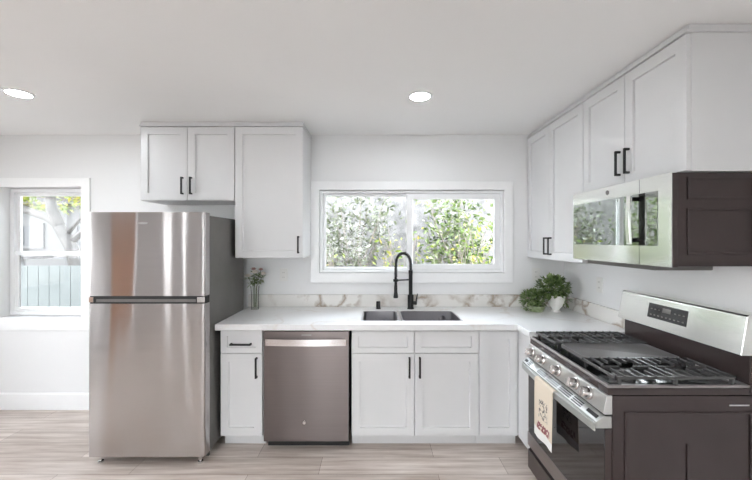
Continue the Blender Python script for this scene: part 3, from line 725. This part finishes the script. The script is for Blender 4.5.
# burners
def burner(x, y, r):
    mb = MB(); mb.lathe([(0, 0), (r*1.25, 0), (r*1.25, .004), (r*.95, .007), (r*.95, .014), (0, .014)], (x, y, .8777), 'z', 24); b = mb.build('burner', 'steel', t, smooth=True)
    mb = MB(); mb.lathe([(0, .0145), (r, .0145), (r, .020), (r*.9, .023), (0, .024)], (x, y, .8777), 'z', 24); mb.build('burner_cap', 'iron', b, smooth=True)
BX = (1.155, 1.405)
for yc in (1.630, 2.118):
    for i, x in enumerate(BX): burner(x, yc, .042 if (i == 0) == (yc < 2) else .034)
def grate(y0, y1):
    mb = MB(); x0, x1 = 1.022, 1.545; yc = (y0+y1)/2; w = .0048; z0, z1 = .908, .921
    for y in (y0+w, y1-w): mb.box(x0, x1, y-w, y+w, z0, z1)
    for x in (x0+w, x1-w, (x0+x1)/2): mb.box(x-w, x+w, y0, y1, z0, z1)
    for x in (x0+.02, x1-.02, (x0+x1)/2):
        for y in (y0+w, y1-w): mb.box(x-.007, x+.007, y-.006, y+.006, .8778, z0)
    for bx_ in BX:
        mb.box(bx_-.118, bx_-.03, yc-w*.8, yc+w*.8, z0+.002, z1+.002); mb.box(bx_+.03, bx_+.118, yc-w*.8, yc+w*.8, z0+.002, z1+.002)
        for dx_ in (-.088, -.044, 0, .044, .088):
            g_ = .055 if abs(dx_) < .05 else .022
            if dx_ == 0: g_ = .03
            for sg in (-1, 1):
                a, b = sorted((yc+sg*g_, (y1 if sg > 0 else y0)))
                mb.box(bx_+dx_-.0036, bx_+dx_+.0036, a, b, z0+.003, z1+.003)
    mb.build('grate', 'iron', t, bevel=.0015, seg=1, label='black cast iron burner grate')
grate(1.500, 1.745); grate(1.998, 2.244)

# towel over handle
mb = MB(); y0, y1 = 1.805, 2.010; nu, nv = 22, 40
path = []
for i in range(17): path.append((.9095, .408+(.705-.408)*i/16))
for i in range(1, 8): a = PI*i/8; path.append((.9245-.0145*math.cos(a)-.0005, .712+.016*math.sin(a)))
def cloth(off):
    G = []
    for j, (x, z) in enumerate(path[:24]):
        row = []
        for i in range(nu+1):
            u = i/nu; y = y0+(y1-y0)*u; k = max(0, (.69-z)/.3)
            row.append(mb.v((x-.004*k*(1+math.sin(u*9.5+z*3))-off, y+.006*k*(u-.5), z-.010*k*(u-.5))))
        G.append(row)
    return G
A = cloth(.0022); B = cloth(.0)
for G in (A, B):
    for a, b in zip(G, G[1:]):
        for i in range(nu): mb.f([a[i], a[i+1], b[i+1], b[i]])
for a, b, c, d in [(A[j][0], A[j+1][0], B[j+1][0], B[j][0]) for j in range(len(A)-1)]+[(A[j][-1], A[j+1][-1], B[j+1][-1], B[j][-1]) for j in range(len(A)-1)]: mb.f([a, b, c, d])
for i in range(nu): mb.f([A[0][i], A[0][i+1], B[0][i+1], B[0][i]]); mb.f([A[-1][i], A[-1][i+1], B[-1][i+1], B[-1][i]])
tag(mb.build('dish_towel', 'towel', smooth=True), 'beige printed dish towel hanging from the oven handle', 'towel')

# ------------------------------------------------------------------ outlets
def outlet(label, face, u, z, plane):
    P = mapper(face, plane)
    c = P(u, 0, z); t = thing('wall_outlet', label, 'outlet', c)
    def bx(name, u0, u1, n0, n1, z0, z1, m, par, bev=.001):
        a = P(u0, n0, z0); b = P(u1, n1, z1); mb = MB()
        mb.box(min(a[0], b[0]), max(a[0], b[0]), min(a[1], b[1]), max(a[1], b[1]), z0, z1); return mb.build(name, m, par, bevel=bev)
    pl = bx('cover_plate', u-.035, u+.035, .0004, .006, z-.057, z+.057, 'plate', t, .002)
    for dz in (-.021, .021):
        s = bx('socket', u-.017, u+.017, .0061, .0085, z+dz-.014, z+dz+.014, 'plate', pl)
        for du in (-.006, .006): bx('slot', u+du-.0012, u+du+.0012, .0086, .0090, z+dz-.005, z+dz+.006, 'slot', s, 0)
outlet('white double outlet on the wall right of the flower vase', 'Y', -.820, 1.195, YB)
outlet('white outlet on the back wall behind the potted plants', 'Y', 1.42, 1.20, YB)
outlet('white outlet on the right wall between potted plant and range', 'X', 2.62, 1.17, XR)

# ------------------------------------------------------------------ flower vase
vx, vy, vz = -1.030, 2.985, .9156
mb = MB()
prof = [(0, 0), (.030, 0), (.032, .01), (.030, .10), (.034, .175), (.037, .200), (.035, .200), (.032, .175), (.0275, .10), (.029, .014), (0, .012)]
mb.lathe(prof, (vx, vy, vz), 'z', 24)
t = thing('glass_vase', 'slim clear glass vase holding flowers on the counter beside the refrigerator', 'vase', (vx, vy, vz))
mb.build('glass_body', 'vglass', t, smooth=True)
rnd = random.Random(3)
for i, (ax, ay, h, pm, r) in enumerate([(-.055, -.01, .275, 'petal', .026), (.010, -.03, .305, 'petal', .030), (.066, .01, .290, 'petal', .026), (-.022, .03, .330, 'pinkp', .022), (.040, .03, .328, 'pinkp', .020)]):
    look = ('cream flower leaning left out of the glass vase', 'largest cream flower at the front of the vase bouquet', 'cream flower leaning right out of the glass vase',
            'dusty pink bud at the top left of the vase bouquet', 'dusty pink bud at the top right of the vase bouquet')[i]
    bx0 = Vector((vx+ax*.14, vy+ay*.14, vz+.020)); hd = Vector((vx+ax, vy+ay, vz+h))
    f = thing('cut_flower', look, 'flower', bx0, 'cut flowers in the glass vase')
    md = Vector((vx+ax*.22, vy+ay*.22, vz+.19))
    mb = MB(); mb.tube([bx0, md, hd.lerp(md, .4), hd], .0018, 6); mb.build('stem', 'stem', f, smooth=True)
    mb = MB()
    for ringi, (n_, rr_, tl) in enumerate(((5, .45, 1.35), (7, .8, 1.0), (9, 1.0, .6))):
        for k in range(n_):
            a = 2*PI*k/n_+ringi*.5; d = Vector((math.cos(a)*math.cos(tl), math.sin(a)*math.cos(tl), math.sin(tl)))
            mb.leaf(hd-d*.003, d, Vector((0, 0, 1)), 1.6*r*(.7+.3*rr_), r*1.3)
    mb.build('bloom', pm, f, norm=False)
    mb = MB()
    for k in range(20):
        a = rnd.uniform(0, 2*PI); p = md.lerp(hd, rnd.uniform(.25, .95)); d = Vector((math.cos(a), math.sin(a)*.8, rnd.uniform(-.5, .5)))
        mb.leaf(p, d, Vector((0, 0, 1)), rnd.uniform(.035, .06), .024)
    mb.build('leaves', 'leaf2' if i in (0, 2) else 'leaf', f, norm=False)

# ------------------------------------------------------------------ potted plants
px, py = 1.478, 2.885
t = thing('potted_plant', 'bushy green plant in a white footed ceramic pot in the counter corner', 'plant', (px, py, .9156))
mb = MB(); mb.lathe([(0, 0), (.034, 0), (.036, .006), (.026, .018), (.030, .028), (.052, .055), (.066, .10), (.070, .135), (.064, .135), (.060, .10), (.046, .062), (0, .05)], (px, py, .9156), 'z', 28); mb.build('pot', 'ceramic', t, smooth=True)
mb = MB(); mb.lathe([(0, .120), (.056, .118), (.056, .112), (0, .112)], (px, py, .9156), 'z', 20); mb.build('soil', 'soil', t)
def bush(mb, c, rad, n, L, w, rnd, zmin=None):
    for k in range(n):
        while True:
            q = Vector((rnd.uniform(-1, 1), rnd.uniform(-1, 1), rnd.uniform(-1, 1)))
            if .25 < q.length < 1: break
        p = Vector((c[0]+q.x*rad[0], c[1]+q.y*rad[1], c[2]+q.z*rad[2]))
        if zmin and p.z < zmin: p.z = zmin+rnd.uniform(0, .03)
        d = (q+Vector((rnd.uniform(-.6, .6), rnd.uniform(-.6, .6), rnd.uniform(-.3, .6)))).normalized()
        if zmin and p.z+d.z*L < zmin: d.z = abs(d.z)
        if p.x+d.x*L > XR-.03: d.x = -abs(d.x)
        if p.y+d.y*L > YB-.03 and zmin: d.y = -abs(d.y)
        mb.leaf(p, d, Vector((rnd.uniform(-.3, .3), rnd.uniform(-.3, .3), 1)), L*rnd.uniform(.7, 1.2), w*rnd.uniform(.8, 1.2))
rnd = random.Random(5)
mb = MB(); bush(mb, (px-.02, py, 1.115), (.125, .085, .085), 560, .042, .028, rnd, .955); bush(mb, (px+.065, py-.01, 1.03), (.035, .05, .07), 60, .034, .022, rnd, .93); mb.build('foliage', 'leaf', t, norm=False)
mb = MB()
for k in range(12):
    a = 2*PI*k/12; mb.tube([(px+.03*math.cos(a), py+.03*math.sin(a), 1.03), (px-.01+.06*math.cos(a), py+.05*math.sin(a), 1.09), (px-.02+.09*math.cos(a), py+.06*math.sin(a), 1.13)], .0016, 5)
mb.build('stems', 'stem', t)
qx, qy = 1.325, 2.905
t = thing('trailing_plant', 'low trailing plant in a pale shallow bowl left of the footed pot', 'plant', (qx, qy, .9156))
mb = MB(); mb.lathe([(0, 0), (.05, 0), (.062, .02), (.072, .05), (.068, .05), (.056, .022), (0, .018)], (qx, qy, .9156), 'z', 28); mb.build('bowl', 'leaf2', t, smooth=True, label='pale green shallow bowl')
mb = MB(); mb.lathe([(0, .045), (.064, .043), (.055, .030), (0, .030)], (qx, qy, .9156), 'z', 20); mb.build('soil', 'soil', t)
mb = MB(); bush(mb, (qx-.02, qy, 1.02), (.105, .07, .065), 380, .038, .024, rnd, .955); bush(mb, (qx-.09, qy-.02, .955), (.03, .04, .035), 40, .028, .018, rnd, .925); mb.build('foliage', 'leaf', t, norm=False)
mb = MB()
for k in range(10):
    a = 2*PI*k/10; mb.tube([(qx+.02*math.cos(a), qy+.02*math.sin(a), .955), (qx-.01+.05*math.cos(a), qy+.04*math.sin(a), 1.0), (qx-.02+.08*math.cos(a), qy+.05*math.sin(a), 1.02)], .0016, 5)
mb.build('stems', 'stem', t)

# ------------------------------------------------------------------ recessed lights
def downlight(x, y, label, r=.062):
    t = thing('recessed_light', label, 'ceiling light', (x, y, ZC), 'recessed ceiling lights')
    mb = MB(); mb.lathe([(r, -.0005), (r+.018, -.0005), (r+.017, -.004), (r+.003, -.009), (r, -.008), (r, -.0005)], (x, y, ZC), 'z', 40); mb.build('trim_ring', 'trim', t, smooth=True)
    mb = MB(); mb.lathe([(0, -.001), (r-.001, -.001), (r-.001, -.006), (0, -.006)], (x, y, ZC), 'z', 40); mb.build('lens', 'lens', t)
downlight(.286, 2.275, 'round recessed ceiling light in front of the kitchen window')
downlight(-2.27, 2.23, 'round recessed ceiling light at the left, nearest the left window')
for (x, y) in ((-2.27, .2), (.286, .2), (-2.27, -1.9), (.286, -1.9)):
    downlight(x, y, 'round recessed ceiling light behind the camera, over the living area')

def pendant(x, y, z, r, label):  # unseen globe lamps, added to brighten ceiling and room
    t = thing('fill_globe_lamp', label, 'lamp', (x, y, ZC), 'added globe fill lamps')
    mb = MB(); mb.lathe([(0, -.0005), (.06, -.0005), (.06, -.02), (0, -.022)], (x, y, ZC), 'z', 24); mb.build('canopy', 'black', t, smooth=True)
    mb = MB(); mb.tube([(x, y, ZC-.0225), (x, y, z+r+.03)], .004, 8); mb.build('cord', 'black', t)
    mb = MB(); mb.lathe([(0, r+.03), (.03, r+.03), (.035, r-.004), (0, r-.003)], (x, y, z), 'z', 20); mb.build('holder', 'black', t, smooth=True)
    mb = MB(); k = 18; mb.lathe([(r*math.sin(PI*i/k) if 0 < i < k else 0, r*math.cos(PI*i/k)-.006) for i in range(k+1)], (x, y, z), 'z', 28); mb.build('globe', 'globe', t, smooth=True)
for x, y in ((-1.2, -2.6), (.2, -1.6)):
    pendant(x, y, 1.70, .20, 'unseen opal globe lamp added behind the camera as fill light')
# ------------------------------------------------------------------ outdoors
mb = MB(); mb.box(-30, 20, YB+T+.01, 30, -.30, -.15); struct(mb.build('ground', 'groundm'))
mb = MB(); mb.box(-30, 20, -25, YR-T-.01, -.30, -.15); struct(mb.build('ground', 'groundm'))
mb = MB(); mb.box(-30, XL-T-.01, YR-T-.005, YB+T+.005, -.30, -.15); struct(mb.build('ground', 'groundm'))
mb = MB(); mb.box(-4.4, 4.8, 6.8, 7.0, -.149, 3.3); mb.box(-4.45, 4.85, 6.75, 7.05, 3.301, 3.36)
tag(mb.build('garden_wall', 'stucco'), 'pale stucco garden wall behind the shrubs outside the kitchen window', 'wall')
def shrub(label, x, y, h, rx, m, seed, n, L=.10, group=None, z0=.2):
    rnd = random.Random(seed); t = thing('garden_shrub', label, 'shrub', (x, y, -.149))
    st = MB(); lv = MB()
    for k in range(26):
        a = rnd.uniform(0, 2*PI); ex = x+rnd.uniform(-1, 1)*rx; ey = y+rnd.uniform(-.35, .35); ez = rnd.uniform(.8, h)
        p0 = Vector((x+.06*math.cos(a), y+.06*math.sin(a), -.149)); p3 = Vector((ex, ey, ez)); p1 = p0.lerp(p3, .4)+Vector((rnd.uniform(-.15, .15), 0, .25)); p2 = p0.lerp(p3, .75)+Vector((rnd.uniform(-.1, .1), 0, .12))
        st.tube([p0, p1, p2, p3], [.012, .009, .006, .003], 5)
        for q in range(n//26):
            s = rnd.uniform(.35, 1.0); p = p1.lerp(p3, s)+Vector((rnd.gauss(0, .13), rnd.gauss(0, .10), rnd.gauss(0, .11)))
            d = Vector((rnd.uniform(-1, 1), rnd.uniform(-1, .6), rnd.uniform(-.7, .8)))
            lv.leaf(p, d, Vector((rnd.uniform(-1, 1), rnd.uniform(-1, 1), .6)), L*rnd.uniform(.6, 1.25), L*.42)
    st.build('stems', 'twig', t); lv.build('foliage', m, t, norm=False)
shrub('silvery pale-leaved shrub seen through the left pane of the kitchen window', -.40, 5.9, 2.75, .62, M['shrub3'], 1, 1400, .115)
shrub('tall bushy green shrub seen through the right pane of the kitchen window', 1.35, 5.9, 2.75, .68, M['shrub'], 3, 1500, .12)
shrub('dense green shrub outside, reflected in the microwave door', -2.3, 5.9, 2.7, .75, M['shrub'], 5, 2200, .10)
shrub('leafy shrub outside at the far right of the garden wall', 3.1, 5.9, 2.5, .6, M['shrub'], 6, 700, .11)
shrub('yellow-green shrub outside behind the faucet, low in the left pane', .35, 4.6, 1.66, .24, M['shrub2'], 2, 230, .085)
shrub('yellow-green shrub low at the right side of the kitchen window', 1.28, 4.55, 1.80, .22, M['shrub2'], 4, 260, .085)
shrub('low yellow-green shrub at the left edge of the kitchen window', -.70, 4.6, 1.50, .18, M['shrub2'], 9, 120, .085)
# fence, tree and house beyond the left window
t = thing('board_fence', 'pale teal board fence outside the left window', 'fence', (-6.2, 6.2, -.149))
for k in range(28):
    x = -9.0+.19*k; mb = MB(); mb.box(x, x+.18, 6.2, 6.22, -.14, 1.05); mb.build('board', 'fencem', t)
for z in (.15, .85):
    mb = MB(); mb.box(-9.0, -3.7, 6.222, 6.262, z, z+.09); mb.build('rail', 'fencem', t)
t = thing('white_house', 'white neighbouring house with a grey window beyond the left window', 'house', (-12, 14, -.149))
mb = MB(); mb.box(-19, -9.2, 12.5, 17.5, -.149, 2.75); mb.build('wall', 'housew', t)
mb = MB(); mb.prism([(-19.4, 2.7505), (-8.8, 2.7505), (-14.1, 4.6)], 'y', 12.2, 17.8); mb.build('roof', 'roofm', t)
for x in (-12.5, -10.6, -15.0):
    mb = MB(); mb.cells([x-.1, x, x+.6, x+.7], [1.2, 1.3, 2.0, 2.1], lambda u, v: x < u < x+.6 and 1.3 < v < 2.0, 'y', 12.44, 12.498); wn_ = mb.build('window', 'housew', t)
    mb = MB(); mb.box(x+.001, x+.599, 12.46, 12.47, 1.301, 1.999); mb.build('pane', 'darkglass', wn_)
t = thing('porch_awning', 'low flat awning roof on posts just beyond the teal fence', 'awning', (-7.8, 8.0, -.149))
mb = MB(); mb.box(-8.0, -7.25, 7.2, 7.9, 1.10, 1.17); mb.build('canopy', 'roofm', t)
for x in (-7.96, -7.32):
    mb = MB(); mb.box(x, x+.05, 7.24, 7.29, -.149, 1.0995); mb.build('post', 'housew', t)
t = thing('garden_tree', 'pale-barked branching tree outside the left window', 'tree', (-6.6, 8, -.149))
mb = MB(); mb.tube([(-6.6, 8, -.149), (-6.75, 8, .7), (-6.95, 8, 1.35), (-7.31, 8.05, 1.90), (-7.6, 8.1, 2.05), (-8.1, 8.1, 2.2), (-8.8, 8.1, 2.7)], [.20, .16, .13, .12, .10, .08, .05], 10)
mb.tube([(-7.25, 8.03, 1.84), (-7.38, 8, 2.2), (-7.45, 7.95, 2.8), (-7.3, 7.9, 3.5)], [.12, .11, .09, .06], 10)
mb.tube([(-7.0, 8.03, 1.45), (-6.6, 8, 1.75), (-6.2, 7.95, 2.3), (-5.9, 7.9, 3.1)], [.08, .07, .05, .03], 8)
mb.tube([(-7.1, 8.03, 1.6), (-6.7, 8, 2.05), (-6.4, 8.1, 2.6)], [.05, .04, .02], 8)
mb.build('trunk', 'bark', t, smooth=True)
rnd = random.Random(11)
mb = MB()
for c in ((-8.3, 8.2, 2.75), (-7.9, 8.5, 2.5), (-6.5, 8.0, 2.7), (-7.2, 8.3, 3.4), (-8.8, 8.3, 3.0), (-6.9, 8.6, 2.6)):
    bush(mb, c, (.55, .4, .4), 320, .13, .06, rnd)
mb.build('crown', M['shrub2'], t, norm=False)
